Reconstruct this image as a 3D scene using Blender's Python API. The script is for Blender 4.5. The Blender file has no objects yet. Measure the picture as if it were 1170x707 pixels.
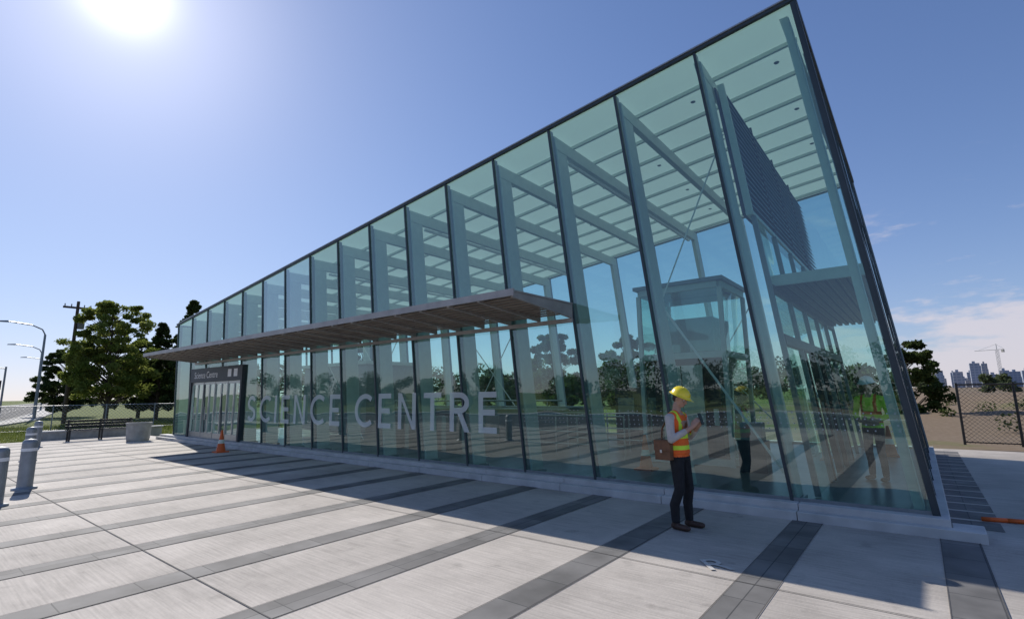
import bpy, bmesh, math, random
import numpy as np
from mathutils import Vector, Matrix, kdtree
random.seed(7); np.random.seed(7)
S = bpy.context.scene
COL = S.collection
S.view_settings.view_transform = 'Standard'
S.view_settings.look = 'None'
S.view_settings.exposure = 0

# ------------------------------------------------------------------ materials
def newmat(name):
    m = bpy.data.materials.new(name); m.use_nodes = True
    nt = m.node_tree
    for n in list(nt.nodes): nt.nodes.remove(n)
    out = nt.nodes.new('ShaderNodeOutputMaterial')
    return m, nt, out
def N(nt, t, **kw):
    n = nt.nodes.new(t)
    for k, v in kw.items(): setattr(n, k, v)
    return n
def L(nt, a, b): nt.links.new(a, b)
def math_n(nt, op, a, b=None, c=None):
    n = N(nt, 'ShaderNodeMath', operation=op)
    for i, v in enumerate((a, b, c)):
        if v is None: continue
        if isinstance(v, (int, float)): n.inputs[i].default_value = v
        else: L(nt, v, n.inputs[i])
    return n.outputs[0]
def rgba(c): return (c[0], c[1], c[2], 1)
def pmat(name, col, rough=0.6, metal=0.0, var=0.15, scale=6.0, bump=0.0, spec=0.5, col2=None, coat=0.0):
    m, nt, out = newmat(name)
    p = N(nt, 'ShaderNodeBsdfPrincipled')
    p.inputs['Roughness'].default_value = rough
    p.inputs['Metallic'].default_value = metal
    p.inputs['Specular IOR Level'].default_value = spec
    p.inputs['Coat Weight'].default_value = coat
    tc = N(nt, 'ShaderNodeTexCoord')
    no = N(nt, 'ShaderNodeTexNoise'); no.inputs['Scale'].default_value = scale; no.inputs['Detail'].default_value = 6
    L(nt, tc.outputs['Object'], no.inputs['Vector'])
    mx = N(nt, 'ShaderNodeMix', data_type='RGBA')
    c2 = col2 if col2 else tuple(x*(1+var) for x in col)
    mx.inputs[6].default_value = rgba(tuple(x*(1-var) for x in col)); mx.inputs[7].default_value = rgba(c2)
    mr = N(nt, 'ShaderNodeMapRange'); mr.inputs[1].default_value = .3; mr.inputs[2].default_value = .7
    L(nt, no.outputs[0], mr.inputs[0]); L(nt, mr.outputs[0], mx.inputs[0])
    L(nt, mx.outputs[2], p.inputs['Base Color'])
    if bump:
        b = N(nt, 'ShaderNodeBump'); b.inputs['Strength'].default_value = bump; b.inputs['Distance'].default_value = .02
        L(nt, no.outputs[0], b.inputs['Height']); L(nt, b.outputs[0], p.inputs['Normal'])
    L(nt, p.outputs[0], out.inputs[0])
    return m
def glassmat(name, tint, f0=.10, frost=0.0, dirt=0.03, gtint=(.90, 1, .98), wob=.02, fcol=(.75, .82, .8)):
    m, nt, out = newmat(name)
    tr = N(nt, 'ShaderNodeBsdfTransparent'); tr.inputs[0].default_value = rgba(tint)
    gl = N(nt, 'ShaderNodeBsdfGlossy'); gl.inputs['Roughness'].default_value = 0.01; gl.inputs[0].default_value = rgba(gtint)
    ge = N(nt, 'ShaderNodeNewGeometry')
    d = N(nt, 'ShaderNodeVectorMath', operation='DOT_PRODUCT')
    L(nt, ge.outputs['True Normal'], d.inputs[0]); L(nt, ge.outputs['Incoming'], d.inputs[1])
    c = math_n(nt, 'ABSOLUTE', d.outputs['Value'])
    f = math_n(nt, 'POWER', math_n(nt, 'SUBTRACT', 1.0, c), 5.0)
    f = math_n(nt, 'ADD', math_n(nt, 'MULTIPLY', f, 1-f0), f0)
    # very slight pane wobble
    no = N(nt, 'ShaderNodeTexNoise'); no.inputs['Scale'].default_value = .6; no.inputs['Detail'].default_value = 1
    tc = N(nt, 'ShaderNodeTexCoord'); L(nt, tc.outputs['Object'], no.inputs['Vector'])
    bp = N(nt, 'ShaderNodeBump'); bp.inputs['Strength'].default_value = wob; bp.inputs['Distance'].default_value = .3
    L(nt, no.outputs[0], bp.inputs['Height']); L(nt, bp.outputs[0], gl.inputs['Normal'])
    mx = N(nt, 'ShaderNodeMixShader'); L(nt, f, mx.inputs[0]); L(nt, tr.outputs[0], mx.inputs[1]); L(nt, gl.outputs[0], mx.inputs[2])
    df = N(nt, 'ShaderNodeBsdfDiffuse'); df.inputs[0].default_value = rgba(fcol)
    mx2 = N(nt, 'ShaderNodeMixShader')
    n2 = N(nt, 'ShaderNodeTexNoise'); n2.inputs['Scale'].default_value = 1.3; n2.inputs['Detail'].default_value = 8
    L(nt, tc.outputs['Object'], n2.inputs['Vector'])
    fac = math_n(nt, 'ADD', math_n(nt, 'MULTIPLY', n2.outputs[0], dirt*2), frost)
    L(nt, fac, mx2.inputs[0]); L(nt, mx.outputs[0], mx2.inputs[1]); L(nt, df.outputs[0], mx2.inputs[2])
    L(nt, mx2.outputs[0], out.inputs[0])
    return m

GLASS = glassmat('glass_green', (.60, .83, .755), f0=.15, dirt=.012, wob=.05)
GLASS_B = glassmat('glass_pale', (.60, .86, .88), f0=.32, dirt=.05, wob=.05)
GLASS_BACK = glassmat('glass_clear', (.80, .94, .93), f0=.07, dirt=.008)
FRIT = glassmat('frit_lettering', (.9, .97, .96), f0=.05, frost=.54, fcol=(.9, .93, .92))
STEEL = pmat('painted_steel', (.54, .60, .575), .45, var=.05)
PURL = pmat('purlin_paint', (.66, .72, .68), .5, var=.04)
STEELD = pmat('dark_frame', (.035, .05, .06), .4, var=.1)
GREYF = pmat('grey_frame', (.20, .23, .25), .4, metal=.3, var=.1)
ALU = pmat('brushed_aluminium', (.45, .45, .44), .35, metal=.7, var=.1)
CANMET = pmat('canopy_metal', (.36, .335, .315), .45, metal=.2, var=.15, scale=3)
CANSL = pmat('canopy_slat', (.27, .225, .19), .5, metal=.1, var=.3, scale=2)
LOUV = pmat('louver_blue_grey', (.22, .29, .37), .45, metal=.3, var=.1)
BLACK = pmat('black_metal', (.02, .02, .022), .45, var=.2)
DARK = pmat('dark_panel', (.03, .035, .045), .5, var=.2)
WHITE = pmat('white_paint', (.8, .8, .8), .5, var=.03)
DOT = pmat('frit_dot', (.45, .50, .50), .6, var=.03)
ORANGE = pmat('orange_plastic', (.75, .13, .02), .5, var=.08)
PLINTH = pmat('plinth_concrete', (.52, .51, .49), .8, var=.14, scale=3, bump=.1)
CONC = pmat('cast_concrete', (.38, .37, .34), .85, var=.2, scale=4, bump=.2)
FLOORI = pmat('interior_floor', (.13, .135, .14), .3, var=.15, scale=2)
ASPH = pmat('asphalt', (.05, .05, .052), .9, var=.2, scale=30, bump=.2)
BARK = pmat('bark', (.09, .065, .045), .9, var=.35, scale=12, bump=.5)
GALV = pmat('galvanised', (.30, .31, .32), .5, metal=.5, var=.15)

# roof soffit : pale fritted, translucent
m, nt, out = newmat('roof_soffit'); CEIL = m
df = N(nt, 'ShaderNodeBsdfDiffuse'); df.inputs[0].default_value = (.78, .82, .79, 1)
tl = N(nt, 'ShaderNodeBsdfTranslucent'); tl.inputs[0].default_value = (.70, .80, .745, 1)
mx = N(nt, 'ShaderNodeMixShader'); mx.inputs[0].default_value = .31
L(nt, df.outputs[0], mx.inputs[1]); L(nt, tl.outputs[0], mx.inputs[2]); L(nt, mx.outputs[0], out.inputs[0])

# plaza concrete
def plaza_mat():
    m, nt, out = newmat('plaza_concrete')
    p = N(nt, 'ShaderNodeBsdfPrincipled'); p.inputs['Roughness'].default_value = .82; p.inputs['Specular IOR Level'].default_value = .3
    tc = N(nt, 'ShaderNodeTexCoord'); sep = N(nt, 'ShaderNodeSeparateXYZ'); L(nt, tc.outputs['Object'], sep.inputs[0])
    fx = math_n(nt, 'FLOOR', math_n(nt, 'DIVIDE', math_n(nt, 'SUBTRACT', sep.outputs[0], .33), 1.53))
    fy = math_n(nt, 'FLOOR', math_n(nt, 'DIVIDE', math_n(nt, 'SUBTRACT', sep.outputs[1], 2.2), 3.0))
    cb = N(nt, 'ShaderNodeCombineXYZ'); L(nt, fx, cb.inputs[0]); L(nt, fy, cb.inputs[1])
    wn = N(nt, 'ShaderNodeTexWhiteNoise', noise_dimensions='2D'); L(nt, cb.outputs[0], wn.inputs['Vector'])
    mp = N(nt, 'ShaderNodeMapping'); mp.inputs['Scale'].default_value = (1.2, 26, 1); L(nt, tc.outputs['Object'], mp.inputs[0])
    st = N(nt, 'ShaderNodeTexNoise'); st.inputs['Scale'].default_value = 1.6; st.inputs['Detail'].default_value = 6; L(nt, mp.outputs[0], st.inputs['Vector'])
    bl = N(nt, 'ShaderNodeTexNoise'); bl.inputs['Scale'].default_value = .7; bl.inputs['Detail'].default_value = 8; bl.inputs['Roughness'].default_value = .65
    L(nt, tc.outputs['Object'], bl.inputs['Vector'])
    fi = N(nt, 'ShaderNodeTexNoise'); fi.inputs['Scale'].default_value = 45; fi.inputs['Detail'].default_value = 4; L(nt, tc.outputs['Object'], fi.inputs['Vector'])
    sp2 = N(nt, 'ShaderNodeTexNoise'); sp2.inputs['Scale'].default_value = 3.4; sp2.inputs['Detail'].default_value = 3; L(nt, tc.outputs['Object'], sp2.inputs['Vector'])
    spm = N(nt, 'ShaderNodeMapRange'); spm.inputs[1].default_value = .62; spm.inputs[2].default_value = .72; L(nt, sp2.outputs[0], spm.inputs[0])
    v = math_n(nt, 'MULTIPLY', math_n(nt, 'SUBTRACT', wn.outputs[0], .5), .18)
    v = math_n(nt, 'ADD', v, math_n(nt, 'MULTIPLY', math_n(nt, 'SUBTRACT', st.outputs[0], .5), .70))
    v = math_n(nt, 'ADD', v, math_n(nt, 'MULTIPLY', math_n(nt, 'SUBTRACT', bl.outputs[0], .5), 1.2))
    v = math_n(nt, 'ADD', v, math_n(nt, 'MULTIPLY', math_n(nt, 'SUBTRACT', fi.outputs[0], .5), .25))
    v = math_n(nt, 'SUBTRACT', v, math_n(nt, 'MULTIPLY', spm.outputs[0], .16))
    v = math_n(nt, 'ADD', v, 1.0)
    mul = N(nt, 'ShaderNodeVectorMath', operation='SCALE'); mul.inputs[0].default_value = (.455, .412, .365); L(nt, v, mul.inputs['Scale'])
    L(nt, mul.outputs[0], p.inputs['Base Color'])
    b = N(nt, 'ShaderNodeBump'); b.inputs['Strength'].default_value = .25; b.inputs['Distance'].default_value = .01
    L(nt, math_n(nt, 'ADD', st.outputs[0], fi.outputs[0]), b.inputs['Height']); L(nt, b.outputs[0], p.inputs['Normal'])
    L(nt, p.outputs[0], out.inputs[0]); return m
PLAZA = plaza_mat()
def band_mat():
    m, nt, out = newmat('dark_paver')
    p = N(nt, 'ShaderNodeBsdfPrincipled'); p.inputs['Roughness'].default_value = .8
    tc = N(nt, 'ShaderNodeTexCoord')
    br = N(nt, 'ShaderNodeTexBrick'); br.inputs['Scale'].default_value = 1.0
    br.inputs['Color1'].default_value = (.12, .115, .11, 1); br.inputs['Color2'].default_value = (.165, .158, .15, 1); br.inputs['Mortar'].default_value = (.06, .06, .06, 1)
    br.inputs['Brick Width'].default_value = .34; br.inputs['Row Height'].default_value = .6; br.inputs['Mortar Size'].default_value = .006
    br.offset = 0
    mp = N(nt, 'ShaderNodeMapping'); mp.inputs['Location'].default_value = (.007, 0, 0)
    L(nt, tc.outputs['Object'], mp.inputs[0]); L(nt, mp.outputs[0], br.inputs['Vector'])
    no = N(nt, 'ShaderNodeTexNoise'); no.inputs['Scale'].default_value = 2; no.inputs['Detail'].default_value = 9; L(nt, tc.outputs['Object'], no.inputs['Vector'])
    hs = N(nt, 'ShaderNodeHueSaturation'); L(nt, br.outputs[0], hs.inputs['Color'])
    L(nt, math_n(nt, 'ADD', math_n(nt, 'MULTIPLY', no.outputs[0], 1.8), .15), hs.inputs['Value'])
    L(nt, hs.outputs[0], p.inputs['Base Color']); L(nt, p.outputs[0], out.inputs[0]); return m
BAND = band_mat()

def ground_mat():
    m, nt, out = newmat('grass_and_dirt')
    p = N(nt, 'ShaderNodeBsdfPrincipled'); p.inputs['Roughness'].default_value = .95; p.inputs['Specular IOR Level'].default_value = .1
    tc = N(nt, 'ShaderNodeTexCoord'); sep = N(nt, 'ShaderNodeSeparateXYZ'); L(nt, tc.outputs['Object'], sep.inputs[0])
    n1 = N(nt, 'ShaderNodeTexNoise'); n1.inputs['Scale'].default_value = .25; n1.inputs['Detail'].default_value = 8; L(nt, tc.outputs['Object'], n1.inputs['Vector'])
    n2 = N(nt, 'ShaderNodeTexNoise'); n2.inputs['Scale'].default_value = 6; n2.inputs['Detail'].default_value = 6; L(nt, tc.outputs['Object'], n2.inputs['Vector'])
    g = N(nt, 'ShaderNodeMix', data_type='RGBA'); g.inputs[6].default_value = (.075, .11, .025, 1); g.inputs[7].default_value = (.17, .19, .055, 1); L(nt, n2.outputs[0], g.inputs[0])
    d = N(nt, 'ShaderNodeMix', data_type='RGBA'); d.inputs[6].default_value = (.15, .11, .075, 1); d.inputs[7].default_value = (.27, .21, .15, 1); L(nt, n2.outputs[0], d.inputs[0])
    mr = N(nt, 'ShaderNodeMapRange'); mr.inputs[1].default_value = -24; mr.inputs[2].default_value = -4; L(nt, sep.outputs[0], mr.inputs[0])
    k = math_n(nt, 'ADD', math_n(nt, 'MULTIPLY', mr.outputs[0], .42), math_n(nt, 'MULTIPLY', n1.outputs[0], 1.0))
    r = N(nt, 'ShaderNodeMapRange'); r.inputs[1].default_value = .66; r.inputs[2].default_value = .86; L(nt, k, r.inputs[0])
    mx = N(nt, 'ShaderNodeMix', data_type='RGBA'); L(nt, r.outputs[0], mx.inputs[0]); L(nt, g.outputs[2], mx.inputs[6]); L(nt, d.outputs[2], mx.inputs[7])
    L(nt, mx.outputs[2], p.inputs['Base Color']); L(nt, p.outputs[0], out.inputs[0]); return m
GROUND = ground_mat()

def leafmat(name, c1, c2, transl=.35):
    m, nt, out = newmat(name)
    tc = N(nt, 'ShaderNodeTexCoord')
    no = N(nt, 'ShaderNodeTexNoise'); no.inputs['Scale'].default_value = .9; no.inputs['Detail'].default_value = 5; L(nt, tc.outputs['Object'], no.inputs['Vector'])
    mr = N(nt, 'ShaderNodeMapRange'); mr.inputs[1].default_value = .35; mr.inputs[2].default_value = .65; L(nt, no.outputs[0], mr.inputs[0])
    mx = N(nt, 'ShaderNodeMix', data_type='RGBA'); mx.inputs[6].default_value = rgba(c1); mx.inputs[7].default_value = rgba(c2); L(nt, mr.outputs[0], mx.inputs[0])
    d = N(nt, 'ShaderNodeBsdfDiffuse'); t = N(nt, 'ShaderNodeBsdfTranslucent')
    L(nt, mx.outputs[2], d.inputs[0]); L(nt, mx.outputs[2], t.inputs[0])
    ms = N(nt, 'ShaderNodeMixShader'); ms.inputs[0].default_value = transl
    L(nt, d.outputs[0], ms.inputs[1]); L(nt, t.outputs[0], ms.inputs[2]); L(nt, ms.outputs[0], out.inputs[0]); return m
LEAF = leafmat('leaves_mid', (.12, .165, .03), (.27, .30, .08), .58)
LEAFD = leafmat('leaves_dark', (.04, .06, .022), (.10, .13, .04), .42)
LEAFF = leafmat('leaves_far', (.06, .08, .045), (.12, .145, .07), .4)

# ------------------------------------------------------------------ mesh helpers
class MB:
    def __init__(s): s.v = []; s.f = []; s.m = []; s.mats = []
    def mi(s, mat):
        if mat not in s.mats: s.mats.append(mat)
        return s.mats.index(mat)
    def hexa(s, p, mat):
        b = len(s.v); s.v += [tuple(q) for q in p]; i = s.mi(mat)
        for f in ((0, 3, 2, 1), (4, 5, 6, 7), (0, 1, 5, 4), (1, 2, 6, 5), (2, 3, 7, 6), (3, 0, 4, 7)):
            s.f.append(tuple(b+k for k in f)); s.m.append(i)
    def box(s, x0, x1, y0, y1, z0, z1, mat):
        s.hexa([(x0, y0, z0), (x1, y0, z0), (x1, y1, z0), (x0, y1, z0), (x0, y0, z1), (x1, y0, z1), (x1, y1, z1), (x0, y1, z1)], mat)
    def quad(s, p, mat):
        b = len(s.v); s.v += [tuple(q) for q in p]; s.f.append(tuple(range(b, b+len(p)))); s.m.append(s.mi(mat))
    def tube(s, p0, p1, r0, mat, r1=None, n=8, caps=True):
        p0 = Vector(p0); p1 = Vector(p1); r1 = r0 if r1 is None else r1
        d = (p1-p0)
        if d.length < 1e-6: return
        d.normalize(); a = d.orthogonal().normalized(); c = d.cross(a)
        b = len(s.v); i = s.mi(mat)
        for k in range(n):
            t = 2*math.pi*k/n; o = a*math.cos(t)+c*math.sin(t)
            s.v.append(tuple(p0+o*r0)); s.v.append(tuple(p1+o*r1))
        for k in range(n):
            k2 = (k+1) % n
            s.f.append((b+2*k, b+2*k2, b+2*k2+1, b+2*k+1)); s.m.append(i)
        if caps:
            s.f.append(tuple(b+2*k for k in range(n))[::-1]); s.m.append(i)
            s.f.append(tuple(b+2*k+1 for k in range(n))); s.m.append(i)
    def lathe(s, prof, mat, c=(0, 0, 0), n=24, sx=1, sy=1):
        b = len(s.v); i = s.mi(mat)
        for r, z in prof:
            for k in range(n):
                t = 2*math.pi*k/n; s.v.append((c[0]+r*sx*math.cos(t), c[1]+r*sy*math.sin(t), c[2]+z))
        for j in range(len(prof)-1):
            for k in range(n):
                k2 = (k+1) % n
                s.f.append((b+j*n+k, b+j*n+k2, b+(j+1)*n+k2, b+(j+1)*n+k)); s.m.append(i)
    def build(s, name, parent=None, smooth=False, bevel=0, loc=None):
        me = bpy.data.meshes.new(name); me.from_pydata(s.v, [], s.f)
        for mt in s.mats: me.materials.append(mt)
        me.polygons.foreach_set('material_index', s.m)
        if smooth: me.polygons.foreach_set('use_smooth', [True]*len(s.f))
        me.update()
        o = bpy.data.objects.new(name, me); COL.objects.link(o)
        if parent: o.parent = parent
        if loc: o.location = loc
        if bevel:
            b = o.modifiers.new('bev', 'BEVEL'); b.width = bevel; b.segments = 2; b.limit_method = 'ANGLE'
        return o
def empty(name, loc=(0, 0, 0), rz=0):
    e = bpy.data.objects.new(name, None); COL.objects.link(e); e.location = loc; e.rotation_euler = (0, 0, rz); e.empty_display_size = .3
    return e
def text(name, body, size, mat, parent=None, loc=(0, 0, 0), rot=(0, 0, 0), ext=.001, off=0, ax='LEFT', sx=1, spacing=1.0):
    c = bpy.data.curves.new(name, 'FONT'); c.body = body; c.size = size; c.extrude = ext; c.offset = off; c.align_x = ax
    c.space_character = spacing
    c.materials.append(mat); o = bpy.data.objects.new(name, c); COL.objects.link(o)
    o.location = loc; o.rotation_euler = rot; o.scale = (sx, 1, 1)
    if parent: o.parent = parent
    return o

# ------------------------------------------------------------------ camera
r = Vector((.782, .623, -.0147)).normalized()
f = Vector((-.614, .773, .163)); f = (f - r*f.dot(r)).normalized()
u = r.cross(f).normalized()
cam = bpy.data.cameras.new('camera'); co = bpy.data.objects.new('camera', cam); COL.objects.link(co)
M = Matrix(((r.x, u.x, -f.x, 0), (r.y, u.y, -f.y, 0), (r.z, u.z, -f.z, 1.75), (0, 0, 0, 1)))
co.matrix_world = M
cam.sensor_width = 36; cam.lens = 577/1170*36; cam.clip_end = 6000; cam.clip_start = .05
S.camera = co

# ------------------------------------------------------------------ light & sky
sd = Vector((-1.12, .215, .785)).normalized()
sun = bpy.data.lights.new('sun', 'SUN'); sun.energy = 5.0; sun.angle = math.radians(.5); sun.color = (1, .95, .88)
so = bpy.data.objects.new('sun', sun); COL.objects.link(so); so.rotation_euler = sd.to_track_quat('Z', 'Y').to_euler(); so.location = (-40, 10, 40)
W = bpy.data.worlds.new('World'); S.world = W; W.use_nodes = True
nt = W.node_tree
for n in list(nt.nodes): nt.nodes.remove(n)
wo = N(nt, 'ShaderNodeOutputWorld'); bg = N(nt, 'ShaderNodeBackground'); bg.inputs[1].default_value = .145
sky = N(nt, 'ShaderNodeTexSky', sky_type='NISHITA'); sky.sun_disc = False
sky.sun_elevation = math.asin(sd.z); sky.sun_rotation = math.atan2(sd.x, sd.y)
sky.air_density = 1.0; sky.dust_density = .2; sky.ozone_density = 2.5; sky.altitude = 300
tc = N(nt, 'ShaderNodeTexCoord')
nv = N(nt, 'ShaderNodeVectorMath', operation='NORMALIZE'); L(nt, tc.outputs['Generated'], nv.inputs[0])
sp = N(nt, 'ShaderNodeSeparateXYZ'); L(nt, nv.outputs[0], sp.inputs[0])
# soft shoulder on the sky radiance
tn = N(nt, 'ShaderNodeVectorMath', operation='MULTIPLY'); L(nt, sky.outputs[0], tn.inputs[0]); tn.inputs[1].default_value = (.88, .94, 1.24)
dn = N(nt, 'ShaderNodeVectorMath', operation='MULTIPLY_ADD'); L(nt, tn.outputs[0], dn.inputs[0]); dn.inputs[1].default_value = (.085, .085, .07); dn.inputs[2].default_value = (1, 1, 1)
dv = N(nt, 'ShaderNodeVectorMath', operation='DIVIDE'); L(nt, tn.outputs[0], dv.inputs[0]); L(nt, dn.outputs[0], dv.inputs[1])
# circumsolar aureole
dt = N(nt, 'ShaderNodeVectorMath', operation='DOT_PRODUCT'); L(nt, nv.outputs[0], dt.inputs[0]); dt.inputs[1].default_value = sd
dp = math_n(nt, 'MAXIMUM', dt.outputs['Value'], 0.0)
gl = math_n(nt, 'ADD', math_n(nt, 'MULTIPLY', math_n(nt, 'POWER', dp, 900.0), 7.0), math_n(nt, 'MULTIPLY', math_n(nt, 'POWER', dp, 75.0), 1.8))
gl = math_n(nt, 'ADD', gl, math_n(nt, 'MULTIPLY', math_n(nt, 'POWER', dp, 9.0), .6))
# clouds (low, to the north-east)
mp = N(nt, 'ShaderNodeMapping'); mp.inputs['Scale'].default_value = (3.0, 3.0, 11.0); mp.inputs['Location'].default_value = (.35, .2, .4); L(nt, nv.outputs[0], mp.inputs[0])
cn = N(nt, 'ShaderNodeTexNoise'); cn.inputs['Scale'].default_value = 2.2; cn.inputs['Detail'].default_value = 9; cn.inputs['Roughness'].default_value = .6; L(nt, mp.outputs[0], cn.inputs['Vector'])
low = N(nt, 'ShaderNodeMapRange'); low.inputs[1].default_value = .20; low.inputs[2].default_value = .04; L(nt, sp.outputs[2], low.inputs[0])
thr = math_n(nt, 'ADD', cn.outputs[0], math_n(nt, 'MULTIPLY', low.outputs[0], .27))
cm = N(nt, 'ShaderNodeMapRange'); cm.interpolation_type = 'SMOOTHSTEP'; cm.inputs[1].default_value = .58; cm.inputs[2].default_value = .76; L(nt, thr, cm.inputs[0])
d2 = N(nt, 'ShaderNodeVectorMath', operation='DOT_PRODUCT'); L(nt, nv.outputs[0], d2.inputs[0]); d2.inputs[1].default_value = (.25, .968, 0)
am = N(nt, 'ShaderNodeMapRange'); am.interpolation_type = 'SMOOTHSTEP'; am.inputs[1].default_value = .80; am.inputs[2].default_value = .97; L(nt, d2.outputs['Value'], am.inputs[0])
hi = N(nt, 'ShaderNodeMapRange'); hi.inputs[1].default_value = .36; hi.inputs[2].default_value = .22; L(nt, sp.outputs[2], hi.inputs[0])
cf = math_n(nt, 'MULTIPLY', math_n(nt, 'MULTIPLY', cm.outputs[0], am.outputs[0]), math_n(nt, 'MULTIPLY', hi.outputs[0], .8))
cmix = N(nt, 'ShaderNodeMix', data_type='RGBA'); L(nt, cf, cmix.inputs[0]); L(nt, dv.outputs[0], cmix.inputs[6]); cmix.inputs[7].default_value = (4.9, 4.6, 5.0, 1)
ga = N(nt, 'ShaderNodeVectorMath', operation='SCALE'); ga.inputs[0].default_value = (1, .97, .95); L(nt, gl, ga.inputs['Scale'])
add = N(nt, 'ShaderNodeVectorMath', operation='ADD'); L(nt, cmix.outputs[2], add.inputs[0]); L(nt, ga.outputs[0], add.inputs[1])
L(nt, add.outputs[0], bg.inputs[0]); L(nt, bg.outputs[0], wo.inputs[0])

# ------------------------------------------------------------------ ground
g = MB(); g.quad([(-2500, -2500, -.12), (2500, -2500, -.12), (2500, 2500, -.12), (-2500, 2500, -.12)], GROUND); g.build('ground')
pl = MB()
pl.box(-30, 16, -5.5, 8.6, -.3, 0, PLAZA); pl.box(-26.5, 16, 8.6, 19.3, -.3, 0, PLAZA)
pl.build('plaza_paving')
bd = MB()
for k in range(-9, 20):
    x0 = .0-1.53*k
    if x0 < -29.5: break
    bd.quad([(x0, -5.4, .004), (x0+.34, -5.4, .004), (x0+.34, 8.0, .004), (x0, 8.0, .004)], BAND)
for k in range(0, 16):   # dark pavers beside the end wall
    y0 = 8.75+k*.62
    bd.quad([(.12, y0, .004), (.62, y0, .004), (.62, y0+.5, .004), (.12, y0+.5, .004)], BAND)
bd.build('paving_bands')
JT = pmat('joint', (.11, .105, .10), .9)
jt = MB()
for y in (-3.8, -.8, 2.2, 5.2):
    jt.quad([(-30, y, .0085), (16, y, .0085), (16, y+.012, .0085), (-30, y+.012, .0085)], JT)
for k in range(-5, 19):
    for xx in (.0-1.53*k-.008, .34-1.53*k):
        jt.quad([(xx, -5.4, .0065), (xx+.008, -5.4, .0065), (xx+.008, 8, .0065), (xx, 8, .0065)], JT)
for y in (11.2, 14.2, 17.2):
    jt.quad([(.7, y, .0085), (16, y, .0085), (16, y+.012, .0085), (.7, y+.012, .0085)], JT)
jt.build('paving_joints')
# chalk survey mark: letter R
MK = pmat('chalk_mark', (.56, .53, .49), .9, var=.12, scale=20)
text('chalk_marking', 'R', .46, MK, None, (-1.72, 5.42, .0105), (0, 0, math.radians(38)), ext=.0005, ax='CENTER')

# road (polyline strip)
cl = [(-420, 75), (-260, 42), (-140, 15), (-100, 8), (-66, 1), (-48, -5), (-30, -11), (-10, -14.5), (30, -16), (120, -16), (300, -14)]
def strip(mb, off0, off1, z, mat, z1=None, dash=None):
    P = [Vector((a, b, 0)) for a, b in cl]; nn = []
    for i in range(len(P)):
        d = (P[min(i+1, len(P)-1)]-P[max(i-1, 0)]).normalized(); nn.append(Vector((-d.y, d.x, 0)))
    for i in range(len(P)-1):
        if dash:
            Ls = (P[i+1]-P[i]).length; k = 0
            while k*9 < Ls:
                t0 = k*9/Ls; t1 = min((k*9+3)/Ls, 1)
                a = P[i].lerp(P[i+1], t0); b = P[i].lerp(P[i+1], t1); na = nn[i].lerp(nn[i+1], t0); nb = nn[i].lerp(nn[i+1], t1)
                mb.quad([a+na*off0+Vector((0, 0, z)), b+nb*off0+Vector((0, 0, z)), b+nb*off1+Vector((0, 0, z)), a+na*off1+Vector((0, 0, z))], mat); k += 1
        elif z1 is None:
            mb.quad([P[i]+nn[i]*off0+Vector((0, 0, z)), P[i+1]+nn[i+1]*off0+Vector((0, 0, z)), P[i+1]+nn[i+1]*off1+Vector((0, 0, z)), P[i]+nn[i]*off1+Vector((0, 0, z))], mat)
        else:
            a0 = P[i]+nn[i]*off0; b0 = P[i+1]+nn[i+1]*off0; b1 = P[i+1]+nn[i+1]*off1; a1 = P[i]+nn[i]*off1
            mb.hexa([(a0.x, a0.y, z), (b0.x, b0.y, z), (b1.x, b1.y, z), (a1.x, a1.y, z), (a0.x, a0.y, z1), (b0.x, b0.y, z1), (b1.x, b1.y, z1), (a1.x, a1.y, z1)], mat)
rd = MB(); strip(rd, -7, 7, -.11, ASPH); rd.build('road')
rm = MB(); strip(rm, -.1, .1, -.105, WHITE, dash=True); strip(rm, 3.4, 3.5, -.105, WHITE, dash=True); strip(rm, 6.7, 6.8, -.105, WHITE); rm.build('road_markings')
kb = MB(); strip(kb, 7.0, 7.2, -.2, CONC, z1=.02); strip(kb, -7.2, -7.0, -.2, CONC, z1=.02); kb.build('road_kerb')
sw = MB(); strip(sw, 7.2, 9.2, -.2, CONC, z1=-.005); strip(sw, -9.4, -7.2, -.2, CONC, z1=0.01); sw.build('sidewalk')

# ------------------------------------------------------------------ station building
B = empty('glass_station_building')
LN = .115
def lx(s, z): return s-LN*(z-.2)
def rz(x): return 7.9+.112*x
YF, YB = 8.30, 17.4
XT = [-.88-1.55*k for k in range(17)]
SB = [x+LN*(rz(x)-.2) for x in XT]
def ztop(s, d=.07):   # z where leaned line meets roof underside
    return (7.9+.112*s+.112*LN*.2-d)/(1+.112*LN)
def leanbox(mb, s0, s1, y0, y1, z0, z1, mat):
    mb.hexa([(lx(s0, z0), y0, z0), (lx(s1, z0), y0, z0), (lx(s1, z0), y1, z0), (lx(s0, z0), y1, z0),
             (lx(s0, z1), y0, z1), (lx(s1, z1), y0, z1), (lx(s1, z1), y1, z1), (lx(s0, z1), y1, z1)], mat)
# plinth
q = MB()
xs = np.linspace(-26.2, .42, 15)
for a, b in zip(xs[:-1], xs[1:]):
    q.box(a+.004, b-.004, 7.98, 8.12, -.2, .115, PLINTH)
for a, b in zip(xs[:-1], xs[1:]):
    q.box(a+.003, min(b, .12)-.003, 8.12, 8.42, -.2, .2, PLINTH)
q.box(.125, .42, 8.123, 8.42, -.2, .113, PLINTH)
q.box(-.1, .12, 8.425, 17.6, -.2, .2, PLINTH)
q.box(-26.2, .1, 17.3, 17.6, -.2, .197, PLINTH)
q.build('plinth', B, bevel=.01)
q = MB(); q.box(-26.1, -.11, 8.43, 17.29, -.2, .15, FLOORI); q.build('floor', B)
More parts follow.
